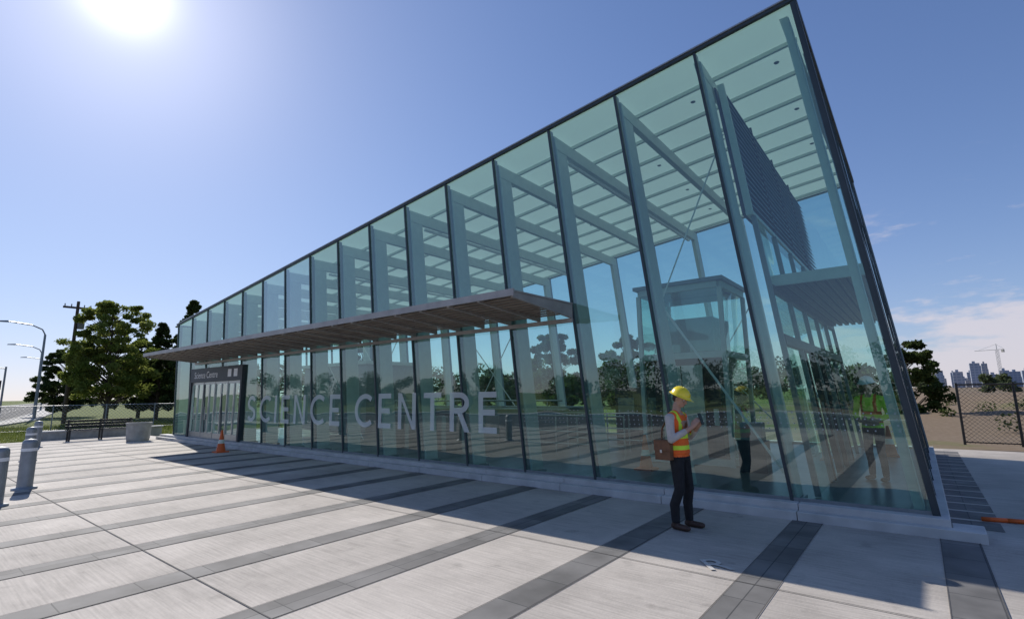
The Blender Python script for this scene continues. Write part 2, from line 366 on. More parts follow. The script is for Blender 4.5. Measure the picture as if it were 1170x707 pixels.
# roof
q = MB()
xa, xb = XT[-1]-.12, XT[0]+.03
def slab(mb, x0, x1, y0, y1, dt_, db, mat):
    mb.hexa([(x0, y0, rz(x0)-db), (x1, y0, rz(x1)-db), (x1, y1, rz(x1)-db), (x0, y1, rz(x0)-db), (x0, y0, rz(x0)-dt_), (x1, y0, rz(x1)-dt_), (x1, y1, rz(x1)-dt_), (x0, y1, rz(x0)-dt_)], mat)
q.quad([(xa+.05, YF+.02, rz(xa+.05)-.06), (xb-.05, YF+.02, rz(xb-.05)-.06), (xb-.05, YB, rz(xb-.05)-.06), (xa+.05, YB, rz(xa+.05)-.06)], CEIL)
slab(q, xa, xb, YF-.05, YF+.015, .0, .068, STEELD)
slab(q, xa, xb, YB+.003, YB+.08, -.02, .10, STEELD)
slab(q, xb-.045, xb+.03, YF+.017, YB, .0, .085, STEELD)
slab(q, xa, xa+.045, YF+.017, YB, -.02, .10, STEELD)
slab(q, xa, xb+.02, YF-.07, YF-.053, -.012, .012, ALU)
q.build('roof', B)
# purlins, beams
q = MB()
for y in np.arange(9.25, 17.2, .98):
    slab(q, xa+.1, xb-.12, y-.03, y+.03, .065, .145, PURL)
for i, s in enumerate(SB):
    x = XT[i]+(0.0 if i else -.16)
    z = rz(x)
    q.hexa([(x-.06+.06, YF+.14, z-.48), (x+.06+.06, YF+.14, z-.48), (x+.06+.06, YB-.12, z-.48), (x-.06+.06, YB-.12, z-.48),
            (x-.06, YF+.14, z-.15), (x+.06, YF+.14, z-.15), (x+.06, YB-.12, z-.15), (x-.06, YB-.12, z-.15)], STEEL)
q.build('roof_beams', B, bevel=.008)
# columns
q = MB()
for i, s in enumerate(SB):
    ss = s if i else s-.16
    zt = ztop(ss, .18)
    leanbox(q, ss-.055, ss+.055, YF+.13, YF+.54, .2, zt, STEEL)
    leanbox(q, ss-.055, ss+.055, YB-.50, YB-.12, .2, zt, STEEL)
    leanbox(q, ss-.10, ss+.10, YF+.10, YF+.58, .152, .198, GREYF)
q.build('columns', B, bevel=.012)
# mullions
q = MB()
for i, s in enumerate(SB):
    zt = ztop(s, .07)
    w = .022 if i else .04
    leanbox(q, s-w, s+w, YF-.03, YF-.004, .2, zt, STEELD)
    leanbox(q, s-w, s+w, YF+.004, YF+.128, .2, zt, GREYF)
    leanbox(q, s-w, s+w, YB-.118, YB+.03, .2, zt, GREYF)
NY = 6
ys = np.linspace(YF, YB, NY+1)
for y in ys[1:-1]:
    leanbox(q, -.10, -.004, y-.03, y+.03, .2, ztop(0, .09), GREYF)
    leanbox(q, .004, .02, y-.025, y+.025, .2, ztop(0, .09), STEELD)
    leanbox(q, SB[-1]+.004, SB[-1]+.10, y-.03, y+.03, .2, ztop(SB[-1], .11), GREYF)
leanbox(q, SB[0]-.035, SB[0]+.02, YF-.035, YF+.03, .2, ztop(SB[0], .07), STEELD)
leanbox(q, SB[0]-.05, SB[0]+.03, YB-.03, YB+.033, .2, ztop(SB[0], .11), STEELD)
# base rail
q.box(SB[-1], -.05, YF-.02, YF+.02, .2005, .245, GREYF)
q.box(-.06, .0, YF+.04, YB, .2005, .245, GREYF)
q.build('mullions', B)
# glass
q = MB()
DOORS = (12, 13, 14)
random.seed(3)
for i in range(16):
    s0, s1 = SB[i], SB[i+1]
    z0 = .2
    if i in DOORS: z0 = 2.92
    zt0, zt1 = ztop(s0, .07), ztop(s1, .07)
    jj = [random.uniform(-.006, .006) for _ in range(4)]
    mat = GLASS_B if i in (9, 10) else GLASS
    if i in (9, 10):
        q.quad([(lx(s1, z0), YF, z0), (lx(s0, z0), YF, z0), (lx(s0, 3.4), YF, 3.4), (lx(s1, 3.4), YF, 3.4)], GLASS); z0 = 3.4
    q.quad([(lx(s1, z0), YF+jj[0]*.5, z0), (lx(s0, z0), YF+jj[1]*.5, z0), (lx(s0, zt0), YF+jj[2]*.5, zt0), (lx(s1, zt1), YF+jj[3]*.5, zt1)], mat)
    q.quad([(lx(s0, .2), YB, .2), (lx(s1, .2), YB, .2), (lx(s1, zt1), YB, zt1), (lx(s0, zt0), YB, zt0)], GLASS_BACK)
for s, mt in ((0, GLASS), (SB[-1], GLASS_BACK)):
    zt = ztop(s, .09)
    for a, b in zip(ys[:-1], ys[1:]):
        q.quad([(lx(s, .2), a, .2), (lx(s, .2), b, .2), (lx(s, zt), b, zt), (lx(s, zt), a, zt)], mt)
q.build('glass_panes', B)
# lettering on glass: geometric sans strokes
def strip2(pts, w):
    P = [Vector(p) for p in pts]; Lf = []; Rt = []
    for i in range(len(P)):
        if i == 0: d = (P[1]-P[0]).normalized()
        elif i == len(P)-1: d = (P[-1]-P[-2]).normalized()
        else: d = ((P[i]-P[i-1]).normalized()+(P[i+1]-P[i]).normalized()).normalized()
        nrm = Vector((-d.y, d.x)); Lf.append(P[i]+nrm*w/2); Rt.append(P[i]-nrm*w/2)
    return [[Lf[i], Rt[i], Rt[i+1], Lf[i+1]] for i in range(len(P)-1)]
def arc(cx, cy, rx, ry, a0, a1, n=14):
    return [(cx+rx*math.cos(math.radians(a0+(a1-a0)*k/n)), cy+ry*math.sin(math.radians(a0+(a1-a0)*k/n))) for k in range(n+1)]
def rect(x0, y0, x1, y1): return [Vector((x0, y0)), Vector((x1, y0)), Vector((x1, y1)), Vector((x0, y1))]
def glyph(ch, H, w):
    if ch == 'I': return w, [rect(0, 0, w, H)]
    if ch == 'E':
        W_ = .48*H/.87
        return W_, [rect(0, 0, w, H), rect(w, 0, W_, w), rect(w, H-w, W_, H), rect(w, (H-w)/2, W_*.9, (H+w)/2)]
    if ch == 'T':
        W_ = .56*H/.87
        return W_, [rect(0, H-w, W_, H), rect((W_-w)/2, 0, (W_+w)/2, H-w)]
    if ch == 'N':
        W_ = .62*H/.87; 
        return W_, [rect(0, 0, w, H), rect(W_-w, 0, W_, H), [Vector((w, H)), Vector((w, H-w*1.5)), Vector((W_-w, 0)), Vector((W_-w, w*1.5))]]
    if ch == 'C':
        R_ = (H-w)/2; return R_*1.70+w/2, strip2(arc(R_+w/2, H/2, R_, R_, 50, 310, 22), w)
    if ch == 'S':
        ry = (H-w)/4; rx = ry*1.15; cx = rx+w/2
        pts = arc(cx, H-w/2-ry, rx, ry, 25, 250, 14)[:-1]+arc(cx, w/2+ry, rx, ry, 70, -155, 14)
        return 2*rx+w, strip2(pts, w)
    if ch == 'R':
        W_ = .56*H/.87; ry = H*.27-w/2; yc = H-w/2-ry; xr = W_*.5
        bowl = [(w, H-w/2)]+arc(xr, yc, W_-w/2-xr, ry, 90, -90, 12)+[(w, yc-ry)]
        yb = yc-ry-w/2
        return W_, [rect(0, 0, w, H)]+strip2(bowl, w)+[[Vector((W_*.40, yb)), Vector((W_*.40+w*1.15, yb)), Vector((W_+w*.1, 0)), Vector((W_-w*1.05, 0))]]
q = MB(); x = 0; polys = []
for ch in 'SCIENCE CENTRE':
    if ch == ' ': x += .40; continue
    gw, ps = glyph(ch, .87, .125)
    for p in ps: polys.append([(v.x+x, v.y) for v in p])
    x += gw+.26
kx = 11.35/(x-.26)
for p in polys: q.quad([(-18.35+a*kx, YF-.04, .915+b) for a, b in p], FRIT)
q.build('lettering_science_centre', B)
# safety dots
q = MB()
for row in range(4):
    z = 1.18+row*.075
    x = SB[4]+.1
    while x < SB[0]-.1:
        if (int((x*10)) % 3) or row in (1, 2):
            q.quad([(lx(x, z), YF-.006, z), (lx(x, z)+.016, YF-.006, z), (lx(x, z)+.016, YF-.006, z+.016), (lx(x, z), YF-.006, z+.016)], DOT)
        x += .085
    for y in np.arange(9.0, 16.8, .09):
        x = -1.30
        q.quad([(x, y, z), (x, y+.018, z), (x, y+.018, z+.018), (x, y, z+.018)], DOT)
q.build('safety_dots', B)
# end-bay partition, louvres, soffit
q = MB()
sp_ = -1.36
for z in np.arange(4.80, 7.12, .135):
    y0, y1 = 9.0, 16.8
    q.hexa([(lx(sp_, z)-.08, y0, z+.05), (lx(sp_, z), y0, z-.03), (lx(sp_, z), y1, z-.03), (lx(sp_, z)-.08, y1, z+.05),
            (lx(sp_, z)-.08, y0, z+.062), (lx(sp_, z), y0, z-.012), (lx(sp_, z), y1, z-.012), (lx(sp_, z)-.08, y1, z+.062)], LOUV)
leanbox(q, sp_-.16, sp_-.13, 8.98, 16.82, 4.7, 7.2, DARK)
leanbox(q, sp_-.09, sp_+.02, 8.9, 16.85, 4.66, 4.73, STEEL)
leanbox(q, sp_-.09, sp_+.02, 8.93, 8.995, 4.735, 7.2, STEEL)
for y in (10.95, 12.9, 14.85): leanbox(q, sp_-.03, sp_+.01, y-.015, y+.015, 4.735, 7.2, DARK)
q.build('louver_wall', B)
q = MB()
for a, b in zip(np.linspace(9.0, 16.8, 6)[:-1], np.linspace(9.0, 16.8, 6)[1:]):
    q.quad([(lx(sp_, .16), a+.03, .16), (lx(sp_, .16), b-.03, .16), (lx(sp_, 4.65), b-.03, 4.65), (lx(sp_, 4.65), a+.03, 4.65)], GLASS)
q.build('partition_glass', B)
q = MB()
for y in np.linspace(9.0, 16.8, 6): leanbox(q, sp_-.04, sp_+.04, y-.028, y+.028, .16, 4.65, GREYF)
leanbox(q, sp_-.05, sp_+.05, 9.03, 16.77, 2.45, 2.62, DARK)
leanbox(q, sp_-.045, sp_+.045, 9.03, 16.77, 3.35, 3.45, DARK)
for y in (10.7, 11.75, 12.8, 13.85): leanbox(q, sp_-.055, sp_+.055, y-.045, y+.045, .16, 2.44, DARK)
for y in (11.0, 12.5): leanbox(q, sp_+.06, sp_+.09, y, y+.03, .9, 1.5, ALU)
q.build('partition_frames', B)
q = MB()
q.box(-1.78, -.46, 9.35, 16.7, 3.52, 3.62, GREYF)
q.box(-1.80, -.44, 9.28, 9.345, 3.46, 3.64, STEEL)
q.box(-.455, -.43, 9.35, 16.7, 3.47, 3.63, GREYF)
for x in np.arange(-1.70, -.5, .15): q.box(x, x+.085, 9.38, 16.65, 3.46, 3.517, DARK)
q.build('bay_soffit', B)
# interior: lift shaft
q = MB(); ql = MB()
ex0, ex1, ey0, ey1, ez = -5.1, -3.2, 11.4, 13.3, 4.0
for x in (ex0, ex1):
    for y in (ey0, ey1): q.box(x-.045, x+.045, y-.045, y+.045, .15, ez, STEEL)
for z in (.16, 2.45, ez):
    q.box(ex0+.046, ex1-.046, ey0-.04, ey0+.04, z, z+.14, STEEL); q.box(ex0+.046, ex1-.046, ey1-.04, ey1+.04, z, z+.14, STEEL)
    q.box(ex0-.04, ex0+.04, ey0+.046, ey1-.046, z, z+.14, STEEL); q.box(ex1-.04, ex1+.04, ey0+.046, ey1-.046, z, z+.14, STEEL)
q.box(ex0-.1, ex1+.1, ey0-.1, ey1+.1, ez+.145, ez+.23, GREYF)
q.box(ex0+.2, ex1-.2, ey0+.2, ey1-.2, .3, 2.6, DARK); q.box(ex0+.3, ex1-.3, ey0+.3, ey1-.3, 2.605, 3.4, GREYF)
q.box(-4.62, -4.16, ey0-.075, ey0-.045, .30, 2.3, ALU); q.box(-4.14, -3.68, ey0-.075, ey0-.045, .30, 2.3, ALU)
q.box(-3.5, -3.4, ey0-.075, ey0-.045, 1.0, 1.35, ALU)
q.build('lift_enclosure', B)
for x in (ex0, ex1): ql.quad([(x, ey0+.05, .3), (x, ey1-.05, .3), (x, ey1-.05, ez), (x, ey0+.05, ez)], GLASS)
ql.quad([(ex0+.05, ey0, 2.6), (ex1-.05, ey0, 2.6), (ex1-.05, ey0, ez), (ex0+.05, ey0, ez)], GLASS)
ql.build('lift_glass', B)
# service core, stair balustrades, ticket machines, gates
q = MB()
q.box(-24.2, -19.0, 13.6, 16.7, .15, 3.1, GREYF)
q.box(-24.4, -18.8, 13.4, 16.8, 3.1, 3.25, STEEL)
q.box(-17.4, -8.4, 13.2, 13.3, .15, 1.2, GREYF); q.box(-17.4, -8.4, 15.4, 15.5, .15, 1.2, GREYF)
q.box(-17.4, -8.4, 13.15, 13.35, 1.2, 1.26, ALU); q.box(-17.4, -8.4, 15.35, 15.55, 1.2, 1.26, ALU)
q.tube((-17.2, 13.25, 1.5), (-8.6, 13.25, 1.5), .03, ALU)
for k in range(8):
    x = -16.5+k*1.05; q.tube((x, 13.25, 1.26), (x, 13.25, 1.47), .02, ALU)
for x in (-7.6, -6.6): 
    q.box(x, x+.75, 14.8, 15.3, .15, 1.85, DARK); q.box(x+.1, x+.65, 14.785, 14.798, 1.05, 1.55, GREYF)
for k in range(5):
    x = -13.2+k*.8; q.box(x, x+.18, 10.3, 11.7, .15, 1.12, ALU); q.box(x+.02, x+.16, 10.4, 11.6, 1.122, 1.16, DARK)
# stair handrails around the opening, centre-right
for y in (11.3, 12.9):
    for z in (.45, .75, 1.15): q.tube((-8.2, y, z), (-5.6, y, z), .02, ALU)
    for x in (-8.2, -7.55, -6.9, -6.25, -5.6): q.tube((x, y, .15), (x, y, 1.15), .022, ALU)
q.tube((-8.2, 11.3, 1.15), (-8.2, 12.9, 1.15), .02, ALU)
q.box(-2.95, -2.45, 10.9, 11.3, .15, .75, DARK); q.box(-2.9, -2.5, 10.95, 11.25, .755, 1.1, GREYF)
q.build('interior_fittings', B, bevel=.01)
# brace rods and tube lights
q = MB()
q.tube((-1.75, 9.05, .4), (-3.62, 9.05, 3.35), .022, WHITE); q.tube((-3.62, 9.05, 3.35), (-2.25, 9.05, 6.3), .014, WHITE)
for (i, j) in ((2, 4), (8, 10), (13, 15)):
    a, b = SB[i], SB[j]
    q.tube((lx(a, .5), YB-.6, .5), (lx(b, 4.6), YB-.6, 4.6), .022, WHITE); q.tube((lx(b, .5), YB-.6, .5), (lx(a, 4.6), YB-.6, 4.6), .022, WHITE)
    if i > 5:
        q.tube((lx(a, .5), YF+.66, .5), (lx(b, 4.6), YF+.66, 4.6), .014, WHITE)
q.build('brace_rods', B)
q = MB()
for i in (3, 6, 9, 12):
    x = XT[i]+.02; z = rz(x)-.58
    q.box(x-.035, x+.035, 9.0, 16.6, z, z+.06, WHITE)
for i in range(16):
    for y in (9.7, 11.7, 13.7, 15.7):
        x = XT[i]-.5; q.lathe([(0.001, -.012), (.04, -.012), (.05, 0)], GREYF, (x, y, rz(x)-.066), 10)
q.build('ceiling_lights', B)
# doors + sign
q = MB()
dx0, dx1 = -23.4, -18.95
q.box(dx0, dx1, YF-.10, YF+.06, 2.36, 2.9, DARK)
q.box(dx0-.12, dx0-.003, YF-.10, YF+.08, .2, 2.9, DARK); q.box(dx1+.003, dx1+.12, YF-.10, YF+.08, .2, 2.9, DARK)
for k in range(5):
    x = dx0+.003+(dx1-dx0-.07)*k/4; q.box(x, x+.06, YF-.05, YF+.03, .2, 2.355, ALU)
for k in range(4):
    x = dx0+.065+(dx1-dx0-.07)*k/4; w = (dx1-dx0-.07)/4-.065
    q.box(x, x+w, YF-.04, YF+.02, 2.26, 2.35, ALU); q.box(x, x+w, YF-.04, YF+.02, .205, .42, ALU); q.box(x+w*.46, x+w*.54, YF-.035, YF+.015, .425, 2.255, ALU)
    q.quad([(x, YF-.01, .42), (x+w, YF-.01, .42), (x+w, YF-.01, 2.26), (x, YF-.01, 2.26)], GLASS_B)
    q.tube((x+w*.4, YF-.09, .9), (x+w*.4, YF-.09, 1.4), .015, ALU)
q.build('entrance_doors', B)
sg = text('entrance_sign_text', 'Science Centre', .36, WHITE, B, (dx0+.3, YF-.104, 2.51), (math.pi/2, 0, 0))
q = MB()
for x in (dx1-1.05, dx1-.55): q.quad([(x, YF-.103, 2.5), (x+.3, YF-.103, 2.5), (x+.3, YF-.103, 2.78), (x, YF-.103, 2.78)], WHITE)
q.build('entrance_sign_symbols', B)
# canopy
q = MB()
cx0, cx1, cy0, cy1 = -23.2, -5.05, 6.42, YF-.04
zt_ = 3.42
q.hexa([(cx0, cy0, 3.40), (cx1, cy0, 3.40), (cx1, cy1, zt_), (cx0, cy1, zt_), (cx0, cy0, 3.43), (cx1, cy0, 3.43), (cx1, cy1, zt_+.03), (cx0, cy1, zt_+.03)], CANMET)
q.box(cx0-.02, cx1+.02, cy0-.03, cy0-.002, 3.33, 3.45, CANMET)
n = 25
for k in range(n):
    x = cx0+(cx1-cx0-.06)*k/(n-1)
    q.hexa([(x, cy0, 3.31), (x+.05, cy0, 3.31), (x+.05, cy1, 3.15), (x, cy1, 3.15), (x, cy0, 3.397), (x+.05, cy0, 3.397), (x+.05, cy1, 3.415), (x, cy1, 3.415)], CANMET)
for y in np.arange(cy0+.12, cy1-.15, .17):
    zz = 3.325-(y-cy0)/(cy1-cy0)*.11
    for k in range(n-1):
        x = cx0+(cx1-cx0-.06)*k/(n-1)+.055; x2 = cx0+(cx1-cx0-.06)*(k+1)/(n-1)-.005
        q.box(x, x2, y, y+.09, zz, zz+.02, CANSL)
q.box(cx0, cx1, cy1-.06, cy1+.0, 3.07, 3.148, CANMET)
q.build('entrance_canopy', B)

# ------------------------------------------------------------------ people
bmi = bmesh.new(); bmesh.ops.create_icosphere(bmi, subdivisions=2, radius=1)
ICO_V = np.array([v.co[:] for v in bmi.verts]); ICO_F = [tuple(v.index for v in fc.verts) for fc in bmi.faces]; bmi.free()
SK = pmat('skin', (.46, .27, .19), .55, var=.06); HAIR = pmat('hair', (.03, .02, .015), .7, var=.3, scale=40)
PANTS = pmat('black_trousers', (.012, .013, .016), .85, var=.3, scale=12, bump=.4)
BOOT = pmat('boots', (.06, .03, .02), .6, var=.3); SHIRT = pmat('shirt_sleeve', (.50, .46, .42), .85, var=.12, scale=14, bump=.3)
SILV = pmat('reflective_tape', (.70, .72, .60), .35, var=.05); LIME = pmat('hi_vis_lime', (.66, .95, .06), .7, var=.08, bump=.3)
VORG = pmat('hi_vis_orange', (.95, .16, .02), .7, var=.1, scale=10, bump=.35); HELM = pmat('helmet_yellow', (.90, .70, .02), .3, var=.03, coat=.4)
HELMW = pmat('helmet_white', (.88, .88, .88), .3, var=.03, coat=.4); EYEW = pmat('eye_white', (.75, .73, .7), .3); LIPS = pmat('lips', (.35, .14, .11), .5)
BAG = pmat('brown_leather', (.16, .07, .03), .6, var=.25, scale=14, bump=.3)

def build_worker(name, loc, rz_, vest, stripe, sleeve, helmet, holding=True, bag=False, scale=1.0, look=-24):
    root = empty(name, loc, rz_); root.scale = (scale,)*3
    V = []; F = []; C = []
    def sph(p, rr, lab, rot=None):
        if isinstance(rr, (int, float)): rr = (rr, rr, rr)
        a = ICO_V*np.array(rr)
        if rot is not None: a = a @ np.array(rot).T
        b = sum(len(x) for x in V); V.append(a+np.array(p)); F.extend([tuple(b+k for k in t) for t in ICO_F]); C.append((Vector(p), min(rr), lab))
    def sweep(p0, p1, r0, r1, lab, n=None):
        p0 = np.array(p0, float); p1 = np.array(p1, float)
        r0 = np.array(r0 if isinstance(r0, tuple) else (r0,)*3, float); r1 = np.array(r1 if isinstance(r1, tuple) else (r1,)*3, float)
        ln = np.linalg.norm(p1-p0)
        if n is None: n = max(2, int(ln/(min(r0.min(), r1.min())*.35)))
        for i in range(n+1):
            t = i/n; sph(tuple(p0*(1-t)+p1*t), tuple(r0*(1-t)+r1*t), lab)
    # legs
    for sgn, kx, fx in ((1, .03, .02), (-1, -.0, -.05)):
        hip = (0, .085*sgn, .90); knee = (kx+.02, .105*sgn, .49); ank = (fx, .12*sgn, .11)
        sweep(hip, knee, (.10, .092, .09), (.066, .064, .066), 'pants'); sweep(knee, (fx-.005, .115*sgn, .30), (.066, .064, .066), (.064, .060, .06), 'pants')
        sweep((fx-.005, .115*sgn, .30), ank, (.064, .060, .06), (.055, .053, .05), 'pants')
        sweep((fx, .12*sgn, .085), (fx-.005, .12*sgn, .055), (.05, .044, .05), (.055, .043, .05), 'boot')
        sweep((fx-.02, .12*sgn, .045), (fx+.15, .135*sgn, .038), (.05, .04, .043), (.05, .045, .036), 'boot')
    sweep((0, 0, .88), (0, 0, .98), (.115, .155, .07), (.115, .15, .07), 'pants')
    # torso / vest
    sweep((0, 0, .955), (-.005, 0, 1.16), (.135, .180, .06), (.125, .165, .06), 'vest', 8)
    sweep((-.005, 0, 1.16), (-.005, 0, 1.34), (.125, .165, .06), (.133, .185, .07), 'vest', 8)
    sweep((-.005, 0, 1.34), (-.01, 0, 1.42), (.133, .185, .07), (.095, .150, .06), 'vest', 5)
    for sgn in (1, -1):
        sweep((-.01, .06*sgn, 1.45), (-.01, .165*sgn, 1.405), (.06, .05, .045), (.075, .05, .058), 'vest', 5)
    sweep((-.01, 0, 1.44), (.012, 0, 1.56), .060, .054, 'skin')
    sweep((-.01, 0, 1.455), (-.008, 0, 1.475), (.073, .078, .03), (.066, .07, .03), 'sleeve', 2)
    # arms
    def hand(w, d, nrm, side, curl):
        w = Vector(w); d = Vector(d).normalized(); nrm = (Vector(nrm)-d*Vector(nrm).dot(d)).normalized(); s = d.cross(nrm).normalized()*side
        sweep(tuple(w), tuple(w+d*.03), .026, .027, 'skin', 3)
        for k in range(4):
            off = s*((k-1.5)*.019); sweep(tuple(w+d*.02+off*.7), tuple(w+d*.085+off), .015, .0125, 'skin', 6)
            Ls = [.043, .028, .021]; fs = (.92, 1.0, .95, .78)[k]; p = w+d*.085+off; ang = 0
            for j, l in enumerate(Ls):
                ang += math.radians(curl[j]); dd = d*math.cos(ang)+nrm*math.sin(ang); p2 = p+dd*l*fs
                sweep(tuple(p), tuple(p2), .0098-.0008*j, .0092-.0008*j, 'skin', 5); p = p2
        p = w+d*.028-s*.028; p2 = p+(d*.6-s*.45+nrm*.5).normalized()*.042; p3 = p2+(d*.75-s*.05+nrm*.65).normalized()*.032
        sweep(tuple(w+d*.015-s*.012), tuple(p), .018, .015, 'skin', 4); sweep(tuple(p), tuple(p2), .0135, .0115, 'skin', 5); sweep(tuple(p2), tuple(p3), .0115, .0095, 'skin', 5)
    for sgn in (1, -1):
        sh = (-.01, .20*sgn, 1.395)
        if holding: el = (.035, .275*sgn, 1.13); wr = (.245, .085*sgn, 1.285)
        else: el = (-.02, .27*sgn, 1.12); wr = (.17, .13*sgn, 1.02)
        sweep(sh, el, (.062, .060, .062), .049, 'sleeve')
        e = Vector(el); w_ = Vector(wr); mid = e.lerp(w_, .55)
        sweep(el, tuple(mid), .049, .043, 'sleeve'); sweep(tuple(mid), tuple(e.lerp(w_, .62)), .041, .040, 'sleeve', 2)
        sweep(tuple(e.lerp(w_, .6)), wr, .036, .026, 'skin')
        if holding: hand(wr, (.45, -.25*sgn, .8), (.1, -1*sgn, .1), sgn, (30, 45, 40))
        else: hand(wr, (.75, -.65*sgn, -.2), (-.2, -.4*sgn, .6), sgn, (25, 30, 25))
    # head
    R = Matrix.Rotation(math.radians(-look), 3, 'Y'); piv = Vector((.01, 0, 1.55))
    def hp(p): return tuple(R @ Vector(p)+piv)
    def hs(p, rr, lab): sph(hp(p), rr, lab, R)
    hs((.005, 0, .125), (.092, .074, .098), 'skin'); hs((.03, 0, .075), (.066, .058, .070), 'skin'); hs((.058, 0, .035), (.036, .034, .030), 'skin')
    hs((.04, 0, .05), (.045, .05, .032), 'skin'); hs((-.02, 0, .135), (.085, .077, .082), 'hair'); hs((-.045, 0, .085), (.048, .058, .05), 'hair')
    for k in range(4): hs((.090+.0065*k, 0, .118-.013*k), (.011, .009+.0015*k, .012), 'skin')
    hs((.102, .011, .077), (.009, .008, .007), 'skin'); hs((.102, -.011, .077), (.009, .008, .007), 'skin')
    hs((.086, 0, .135), (.012, .045, .009), 'skin')
    hs((.091, 0, .055), (.008, .022, .0055), 'lips'); hs((.090, 0, .047), (.008, .018, .0055), 'lips')
    for sgn in (1, -1):
        hs((.0, .076*sgn, .102), (.018, .009, .031), 'skin'); hs((.07, .038*sgn, .088), (.02, .018, .018), 'skin')
    me = bpy.data.meshes.new('raw'); VV = np.vstack(V); me.from_pydata([tuple(v) for v in VV], [], F); me.update()
    ob = bpy.data.objects.new('raw', me); COL.objects.link(ob)
    rm_ = ob.modifiers.new('r', 'REMESH'); rm_.mode = 'VOXEL'; rm_.voxel_size = .0062; rm_.use_smooth_shade = True
    sm = ob.modifiers.new('s', 'SMOOTH'); sm.iterations = 3; sm.factor = .5
    dg = bpy.context.evaluated_depsgraph_get(); dg.update()
    nm = bpy.data.meshes.new_from_object(ob.evaluated_get(dg)); bpy.data.objects.remove(ob)
    nm.name = name+'_body'; nm.materials.clear()
    labs = {'pants': PANTS, 'boot': BOOT, 'vest': vest, 'skin': SK, 'sleeve': sleeve, 'hair': HAIR, 'lips': LIPS, 'tape': stripe, 'tape2': SILV}
    keys = list(labs)
    for k in keys: nm.materials.append(labs[k])
    kd = kdtree.KDTree(len(C))
    for i, c in enumerate(C): kd.insert(c[0], i)
    kd.balance()
    mi = []
    for p in nm.polygons:
        c = p.center; best = None; bl = 'skin'
        for (cc, i, dist) in kd.find_n(c, 10):
            dd = dist-C[i][1]
            if best is None or dd < best: best = dd; bl = C[i][2]
        z = c.z; ay = abs(c.y)
        if bl in ('vest', 'pants', 'sleeve') and .895 < z < 1.45 and ay < .185 and (c.x*c.x/(.16**2)+c.y*c.y/(.21**2)) < 1.02 and abs(c.x) < .15: bl = 'vest' if z > .90 else 'pants'
        if bl == 'vest':
            if z < .905: bl = 'pants'
            elif .99 < z < 1.045 or 1.13 < z < 1.185: bl = 'tape'
            elif 1.003 < z < 1.03: bl = 'tape2'
            elif .085 < ay < .13 and z > 1.185: bl = 'tape'
        mi.append(keys.index(bl))
    nm.polygons.foreach_set('material_index', mi); nm.polygons.foreach_set('use_smooth', [True]*len(mi))
    bo = bpy.data.objects.new('body', nm); COL.objects.link(bo); bo.parent = root
    # eyes
    q = MB()
    for sgn in (1, -1):
        c = Vector((.081, .032*sgn, .112)); q.lathe([(.001, -.011), (.008, -.008), (.011, 0), (.008, .008), (.001, .011)], EYEW, hp(c), 10)
        q.lathe([(.001, -.005), (.005, 0), (.001, .005)], BLACK, hp(c+Vector((.009, 0, 0))), 8)
    q.build('eyes', root, True)
    # helmet
    q = MB(); prof = [(.001, .108), (.03, .106), (.06, .096), (.085, .078), (.104, .05), (.113, .02), (.116, 0), (.135, -.008), (.136, -.013), (.112, -.010)]
    q.lathe(prof, helmet, (0, 0, 0), 28, 1.14, .98)
    b = len(q.v)
    for k in range(9):
        a = math.radians(-60+15*k)
        q.v.append((.13*math.cos(a), .11*math.sin(a), -.006)); q.v.append((.13*math.cos(a)+.065*math.cos(a*.9)*max(.2, math.cos(a)), .113*math.sin(a), -.018))
    for k in range(8): q.f.append((b+2*k, b+2*k+2, b+2*k+3, b+2*k+1)); q.m.append(0)
    for k in range(-5, 5):
        a0 = math.radians(k*15); a1 = math.radians((k+1)*15)
        q.tube((.127*math.sin(a0), 0, .105*math.cos(a0)), (.127*math.sin(a1), 0, .105*math.cos(a1)), .01, helmet, n=6)
    h = q.build('helmet', root, True); h.rotation_euler = (0, math.radians(-look), 0); h.location = hp((.0, 0, .155))
    if holding:
        q = MB(); q.box(-.005, .005, -.038, .038, -.075, .075, BLACK); ph = q.build('phone', root, bevel=.003); ph.location = (.325, 0, 1.385); ph.rotation_euler = (0, math.radians(-18), 0)
    if bag:
        q = MB(); q.box(-.12, .09, -.05, .05, -.15, .09, BAG); q.box(-.125, .095, -.061, -.052, -.03, .092, BAG); q.box(-.125, .095, -.061, .053, .092, .102, BAG); q.box(-.04, -.01, -.068, -.062, -.06, -.02, ALU)
        o = q.build('satchel', root, bevel=.012); o.location = (-.08, -.235, 1.02)
        q = MB(); P = [(-.12, -.235, 1.11), (-.15, -.15, 1.25), (-.13, -.02, 1.39), (-.05, .1, 1.485), (.06, .08, 1.43), (.135, -.02, 1.30), (.14, -.12, 1.18), (.03, -.235, 1.11)]
        for a, b_ in zip(P[:-1], P[1:]): q.tube(a, b_, .012, BAG, n=6)
        q.build('satchel_strap', root)
    return root
build_worker('construction_worker', (-2.57, 6.75, 0), math.radians(-5), VORG, LIME, SHIRT, HELM, True, True, 1.0)
build_worker('construction_worker', (-.72, 11.2, .15), math.radians(250), LIME, VORG, LIME, HELMW, False, False, 1.0, -10)

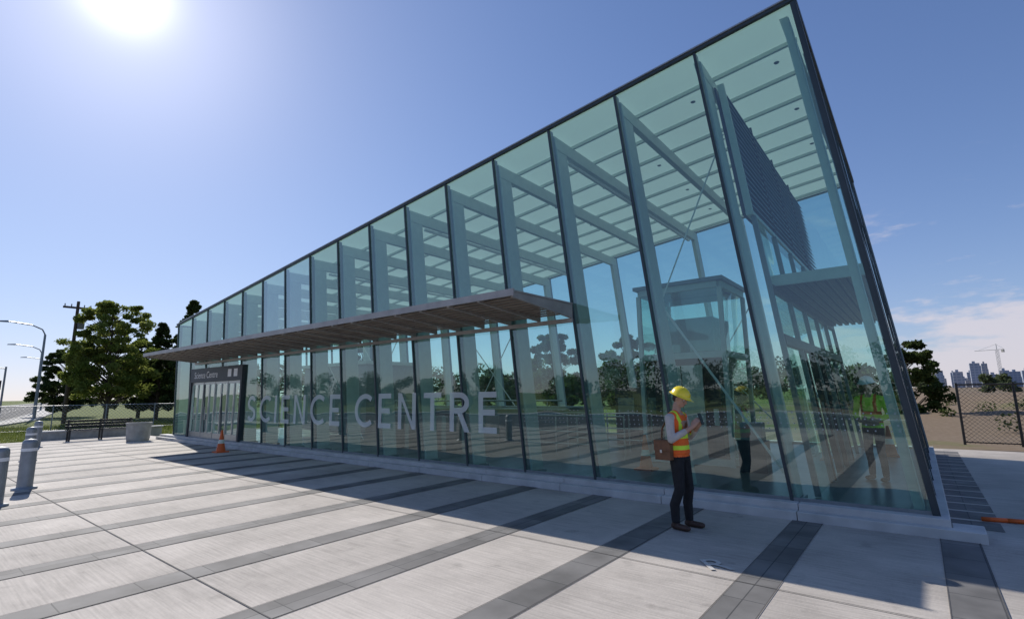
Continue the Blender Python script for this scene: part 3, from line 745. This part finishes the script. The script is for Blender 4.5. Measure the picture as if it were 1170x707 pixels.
# ------------------------------------------------------------------ street furniture
def cone(loc):
    q = MB(); e = empty('traffic_cone', loc)
    q.box(-.19, .19, -.19, .19, 0, .035, ORANGE); q.lathe([(.14, .036), (.095, .28)], ORANGE, n=20); q.lathe([(.0955, .28), (.073, .40)], SILV, n=20); q.lathe([(.072, .40), (.03, .68), (.022, .70), (.001, .70)], ORANGE, n=20)
    q.build('cone_body', e)
cone((-17.9, 7.3, 0)); cone((-4.6, 10.2, .15)); cone((-.7, 15.2, .15))
def bollard(loc):
    e = empty('steel_bollard', loc); q = MB()
    q.lathe([(.20, .0), (.20, .03), (.13, .04), (.125, .06), (.125, .88), (.118, .93), (.09, .965), (.001, .98)], GALV, n=24); q.lathe([(.128, .74), (.128, .80)], WHITE, n=24); q.build('post', e, True)
bollard((-14.2, 2.15, 0)); bollard((-12.3, 1.50, 0)); bollard((-20.5, 3.1, 0)); bollard((-26, 4.1, 0))
e = empty('concrete_planter', (-25.9, 7.25, 0)); q = MB()
q.lathe([(.001, .0), (.38, .0), (.41, .1), (.44, .66), (.46, .70), (.46, .76), (.40, .76), (.39, .66), (.001, .66)], CONC, n=28); q.build('tub', e)
e = empty('park_bench', (-28.6, 6.6, 0), math.radians(90)); q = MB()
for y in (-.18, -.06, .06, .18): q.box(-1.2, 1.2, y-.045, y+.045, .44, .475, BLACK)
for z in (.58, .70, .82): q.box(-1.2, 1.2, .24, .27, z-.045, z+.045, BLACK)
for x in (-1.1, 0, 1.1):
    q.box(x-.03, x+.03, -.2, .24, .40, .438, BLACK); q.box(x-.03, x+.03, -.2, -.14, 0, .398, BLACK); q.box(x-.03, x+.03, .18, .238, 0, .9, BLACK); q.box(x-.03, x+.03, -.22, .17, .62, .65, BLACK); q.box(x-.03, x+.03, -.22, -.19, .478, .618, BLACK)
q.build('bench_frame', e)
q = MB(); q.box(-30.45, -30.05, 4.6, 9.4, -.2, .34, CONC); q.box(-30.5, -30.0, 4.55, 9.45, .34, .40, PLINTH); q.build('low_concrete_wall', bevel=.01)
def lamp(loc, H, ang, arm=3.2):
    e = empty('street_lamp', loc, ang); q = MB()
    q.lathe([(.22, 0), (.22, .1), (.14, .14), (.12, .5)], GREYF, n=12); q.tube((0, 0, .3), (0, 0, H-.5), .13, GREYF, .09, n=10)
    P = [(0, 0, H-.5), (0, -.25, H+.0), (0, -1.0, H+.35), (0, -arm+.5, H+.55)]
    for a, b in zip(P[:-1], P[1:]): q.tube(a, b, .06, GREYF, .055, n=8)
    q.hexa([(-.14, -arm-.3, H+.46), (.14, -arm-.3, H+.46), (.16, -arm+.55, H+.48), (-.16, -arm+.55, H+.48), (-.10, -arm-.25, H+.56), (.10, -arm-.25, H+.56), (.12, -arm+.5, H+.64), (-.12, -arm+.5, H+.64)], GREYF)
    q.build('pole_and_head', e)
lamp((-66, 10, -.1), 8.6, 0); lamp((-93, 14.0, -.1), 8.6, 0); lamp((-120, 18.9, -.1), 8.6, 0); lamp((-150, 26, -.1), 8.6, 0); lamp((-185, 34, -.1), 8.6, 0)
e = empty('utility_pole', (-52, 9.6, -.1)); q = MB(); q.tube((0, 0, 0), (0, 0, 9.6), .15, BARK, .10, n=10); q.box(-.08, .08, -.9, .9, 9.0, 9.15, BARK)
for y in (-.8, -.4, .4, .8): q.tube((0, y, 9.15), (0, y, 9.35), .04, CONC)
q.box(-.25, .25, .12, .5, 7.4, 8.2, GALV)
q.build('pole', e)
e = empty('traffic_signal', (-78, 9.0, -.1)); q = MB(); q.tube((0, 0, 0), (0, 0, 5.5), .09, GALV); q.tube((0, 0, 5.3), (0, -4, 5.6), .05, GALV)
q.box(-.12, .12, -4.2, -3.85, 4.7, 5.7, BLACK); q.box(-.12, .12, -.5, -.2, 3.0, 4.0, BLACK); q.build('mast', e)

def fence(name, p0, p1, H, step, mat, r=.03, mesh_=.16, wr=.005):
    q = MB(); p0 = Vector(p0); p1 = Vector(p1); Ln = (p1-p0).length; d = (p1-p0)/Ln; n = max(1, round(Ln/step)); up = Vector((0, 0, 1))
    for k in range(n+1): q.tube(p0+d*(Ln*k/n), p0+d*(Ln*k/n)+up*(H+.05), r, mat, n=6)
    q.tube(p0+up*H, p1+up*H, r*.7, mat, n=6); q.tube(p0+up*.08, p1+up*.08, r*.5, mat, n=6)
    k = -H
    while k < Ln:
        for sg in (1, -1):
            a, b = k, k+H; za, zb = (.05, H) if sg > 0 else (H, .05)
            ta = max(0, (0-a)/(b-a)); tb = min(1, (Ln-a)/(b-a))
            if tb > ta:
                A = p0+d*(a+(b-a)*ta)+up*(za+(zb-za)*ta); Bp = p0+d*(a+(b-a)*tb)+up*(za+(zb-za)*tb)
                q.tube(A, Bp, wr, mat, n=3, caps=False)
        k += mesh_
    return q.build(name)
fence('chain_link_fence', (.9, 20.9, 0), (16, 20.2, 0), 1.8, 1.25, BLACK, .035, .12, .005)
fence('chain_link_fence', (-41, 4.5, -.1), (-37, 24, -.1), 1.5, 2.4, GALV, .03, .2, .006)
fence('chain_link_fence', (-41, 4.5, -.1), (-62, 6, -.1), 1.5, 2.4, BLACK, .04, .25, .008)

q = MB(); P = [(.45+.25*k, 9.3+.05*math.sin(k*.9)+.03*k, .03) for k in range(20)]
for a, b in zip(P[:-1], P[1:]): q.tube(a, b, .028, ORANGE, n=8)
q.build('orange_hose', smooth=True)

# ------------------------------------------------------------------ vegetation
def leaves_np(centers, radii, per, size, flat=1.0):
    vs = []
    for c, rr, n in zip(centers, radii, per):
        n = int(n); p = np.random.normal(size=(n, 3)); p /= np.linalg.norm(p, axis=1)[:, None]
        p *= (np.random.rand(n, 1)**.45)*rr; p[:, 2] *= .75*flat; vs.append(p+np.array(c))
    P = np.vstack(vs); n = len(P)
    a = np.random.normal(size=(n, 3)); a /= np.linalg.norm(a, axis=1)[:, None]
    b = np.random.normal(size=(n, 3)); b -= a*np.sum(a*b, axis=1)[:, None]; b /= np.linalg.norm(b, axis=1)[:, None]
    s = size*(.6+.8*np.random.rand(n, 1))
    Q = np.stack([P-a*s, P-b*s*.55, P+a*s, P+b*s*.55], axis=1).reshape(-1, 3)
    return Q
def add_leaves(mb, Q, mat):
    b = len(mb.v); i = mb.mi(mat); mb.v.extend(map(tuple, Q.tolist())); n = len(Q)//4
    mb.f.extend([(b+4*k, b+4*k+1, b+4*k+2, b+4*k+3) for k in range(n)]); mb.m.extend([i]*n)
def tree(name, loc, H, R, z0, mat, ncl=70, nl=200, leaf=.11, conifer=False, seed=1, tr=.18):
    random.seed(seed); np.random.seed(seed); q = MB()
    zt = H*.93; lean = random.uniform(-.2, .2)
    pts = [Vector((lean*t*t+.08*math.sin(5*t), .1*math.sin(4*t+1), zt*t)) for t in np.linspace(0, 1, 9)]
    for k in range(8): q.tube(pts[k], pts[k+1], tr*(1-k/8.5), BARK, tr*(1-(k+1)/8.5), n=8, caps=False)
    cs = []; rs = []
    for k in range(ncl):
        t = random.random(); z = z0+(H-z0)*(.04+.92*t)
        if conifer: env = R*(1-t)**.8+.15
        else: env = R*math.sin(math.pi*min(.97, .14+.8*t**.9))**.6
        a = random.random()*2*math.pi; rr = env*(.25+.7*random.random()**.7)*(.85+.2*math.sin(3*a+seed))
        rr = min(rr, env*1.1)
        c = Vector((rr*math.cos(a), rr*math.sin(a), z)); cs.append(c); rs.append((.28 if conifer else .34)*R**.5*random.uniform(.6, 1.15)*(1-.35*t))
        zb = max(z0*.7, z-rr*(.25 if conifer else .75)); tb = min(.98, zb/zt); kk = min(7, int(tb*8)); bp = pts[kk].lerp(pts[kk+1], tb*8-kk)
        mid = bp.lerp(c, .5)+Vector((0, 0, .15)); q.tube(bp, mid, tr*.28*(1-t*.6), BARK, tr*.15, n=5, caps=False); q.tube(mid, c, tr*.15, BARK, tr*.05, n=4, caps=False)
    add_leaves(q, leaves_np([tuple(c) for c in cs], rs, [nl*random.uniform(.6, 1.3) for _ in cs], leaf, .8), mat)
    return q.build(name, loc=loc)
tree('maple_tree', (-49.5, 11.5, -.1), 9.7, 3.9, 1.7, LEAF, 190, 200, .10, seed=3)
tree('spruce_tree', (-57, 19.6, -.1), 11.9, 3.2, .8, LEAFD, 150, 190, .13, conifer=True, seed=5)
tree('spruce_tree', (-52, 15.6, -.1), 8.6, 2.6, .6, LEAFD, 120, 170, .13, conifer=True, seed=9)
tree('maple_tree', (-50, 17.6, -.1), 7.6, 3.0, .8, LEAFD, 110, 180, .12, seed=18)
tree('maple_tree', (-60, 16.5, -.1), 8.0, 3.4, .8, LEAFD, 120, 190, .14, seed=12)
tree('maple_tree', (-73, 13.4, -.1), 7.4, 3.6, .6, LEAFD, 120, 190, .15, seed=15)
tree('maple_tree', (-.4, 34, -.1), 4.3, 1.8, .4, LEAFD, 80, 160, .09, seed=21, tr=.1)
tree('maple_tree', (-13, 27, -.1), 5.2, 2.4, 1.0, LEAFD, 60, 160, .12, seed=25)
tree('maple_tree', (-20, 30, -.1), 6.0, 2.8, 1.0, LEAFD, 60, 160, .13, seed=28)
tree('maple_tree', (-34, 24, -.1), 6.0, 2.4, 1.0, LEAFD, 60, 160, .13, seed=29)
def mass(name, pts, mat, leaf=.5, n=260):
    q = MB(); cs = []; rs = []
    for (x, y, h) in pts:
        for k in range(4):
            cs.append((x+random.uniform(-2, 2), y+random.uniform(-2, 2), h*(.2+.2*k))); rs.append(h*.33*random.uniform(.8, 1.2))
    add_leaves(q, leaves_np(cs, rs, [n]*len(cs), leaf, 1.0), mat); return q.build(name)
random.seed(2)
P = []
for k in range(46):
    a = math.radians(100+k*2.1); rr = random.uniform(105, 140)
    P.append((rr*math.cos(a), rr*math.sin(a), random.uniform(5.5, 9.5)))
P = [p for p in P if not (p[0] < -95 and p[1] < 36)]
for k in range(26): P.append((random.uniform(-60, -2), random.uniform(48, 62), random.uniform(3.4, 5.2)))
mass('distant_trees', P, LEAFF, .36, 190)
P = [(x+random.uniform(-2, 2), -42+random.uniform(-5, 5), random.uniform(3.6, 6.5)) for x in np.arange(-110, 70, 5)]
mass('distant_trees', P, LEAFF, .17, 520)
P = [(x+random.uniform(-6, 6), 170+random.uniform(-15, 15), random.uniform(3.4, 5)) for x in np.arange(5, 190, 6)]
mass('distant_trees', P, LEAFF, .5, 110)
# lawn tufts
q = MB(); random.seed(4)
for k in range(16000):
    x = random.uniform(-48, -30.8); y = random.uniform(3, 20); h = random.uniform(.08, .28); a = random.random()*math.pi; w = .02
    dx, dy = math.cos(a)*w, math.sin(a)*w; lx_, ly_ = random.uniform(-.08, .08), random.uniform(-.08, .08)
    q.quad([(x-dx, y-dy, -.12), (x+dx, y+dy, -.12), (x+lx_, y+ly_, h-.12)], LEAF)
GR = leafmat('grass_blades', (.10, .14, .03), (.22, .24, .07)); q.mats = [GR]
q.build('lawn_grass')
# dirt mound beyond the fence
q = MB(); nx, ny = 60, 26; random.seed(8)
from mathutils import noise
for j in range(ny):
    for i in range(nx):
        x = -8+i*1.4; y = 26+j*1.4
        e_ = math.sin(math.pi*j/(ny-1))*min(1, i/6)*min(1, (nx-1-i)/6)
        z = -.15+e_*(1.0+.8*noise.noise(Vector((x*.12, y*.12, 0)))+.35*noise.noise(Vector((x*.5, y*.5, 3)))); q.v.append((x, y, z))
for j in range(ny-1):
    for i in range(nx-1): a = j*nx+i; q.f.append((a, a+1, a+nx+1, a+nx)); q.m.append(0)
q.mats = [GROUND]; q.build('dirt_mound', smooth=True)
cs = [(random.uniform(0, 40), random.uniform(27, 40), random.uniform(.3, .9)) for _ in range(70)]
q = MB(); add_leaves(q, leaves_np(cs, [random.uniform(.3, .7) for _ in cs], [80]*70, .07), LEAFD); q.build('shrubs')
# skyline
def tower_mat(name, c, wc):
    m, nt, out = newmat(name); p = N(nt, 'ShaderNodeBsdfPrincipled'); p.inputs['Roughness'].default_value = .6
    tc = N(nt, 'ShaderNodeTexCoord'); sp = N(nt, 'ShaderNodeSeparateXYZ'); L(nt, tc.outputs['Object'], sp.inputs[0])
    a = math_n(nt, 'GREATER_THAN', math_n(nt, 'FRACT', math_n(nt, 'DIVIDE', sp.outputs[2], 3.2)), .45)
    b = math_n(nt, 'GREATER_THAN', math_n(nt, 'FRACT', math_n(nt, 'DIVIDE', math_n(nt, 'ADD', sp.outputs[0], sp.outputs[1]), 4.0)), .3)
    mx = N(nt, 'ShaderNodeMix', data_type='RGBA'); L(nt, math_n(nt, 'MULTIPLY', a, b), mx.inputs[0]); mx.inputs[6].default_value = rgba(c); mx.inputs[7].default_value = rgba(wc)
    L(nt, mx.outputs[2], p.inputs['Base Color']); L(nt, p.outputs[0], out.inputs[0]); return m
TW = [tower_mat('tower_a', (.36, .38, .44), (.22, .26, .34)), tower_mat('tower_b', (.42, .40, .40), (.24, .27, .33)), tower_mat('tower_c', (.28, .33, .42), (.20, .25, .34))]  # bluish distance haze is painted into the wall and window colours
q = MB(); random.seed(11)
for k in range(48):
    y = 760+k*6; x = random.uniform(4, 150); h = random.choice((9, 12, 14, 16, 20, 26, 30, 18)); w = random.uniform(5, 11)
    mt = random.choice(TW); q.box(x, x+w, y, y+w, 0, h, mt); q.box(x+w*.3, x+w*.6, y+w*.3, y+w*.6, h, h+2.5, mt)
q.build('distant_skyline')
def crane(loc, H, J, a):
    e = empty('tower_crane', loc, a); q = MB()
    for dx in (-1, 1):
        for dy in (-1, 1): q.tube((dx, dy, 0), (dx, dy, H), .15, GALV, n=4)
    for k in range(int(H/3)):
        q.tube((-1, -1, k*3), (1, -1, k*3+3), .1, GALV, n=4); q.tube((1, 1, k*3), (-1, 1, k*3+3), .1, GALV, n=4)
    q.tube((-J*.3, 0, H), (J, 0, H), .35, GALV, n=4); q.tube((0, 0, H), (0, 0, H+6), .3, GALV, n=4); q.tube((0, 0, H+6), (J*.8, 0, H+.5), .12, GALV, n=4); q.tube((0, 0, H+6), (-J*.3, 0, H+.5), .12, GALV, n=4)
    q.box(-J*.3, -J*.2, -1, 1, H-3, H, CONC); q.build('lattice', e)
crane((70, 750, 0), 40, 20, 2.6)
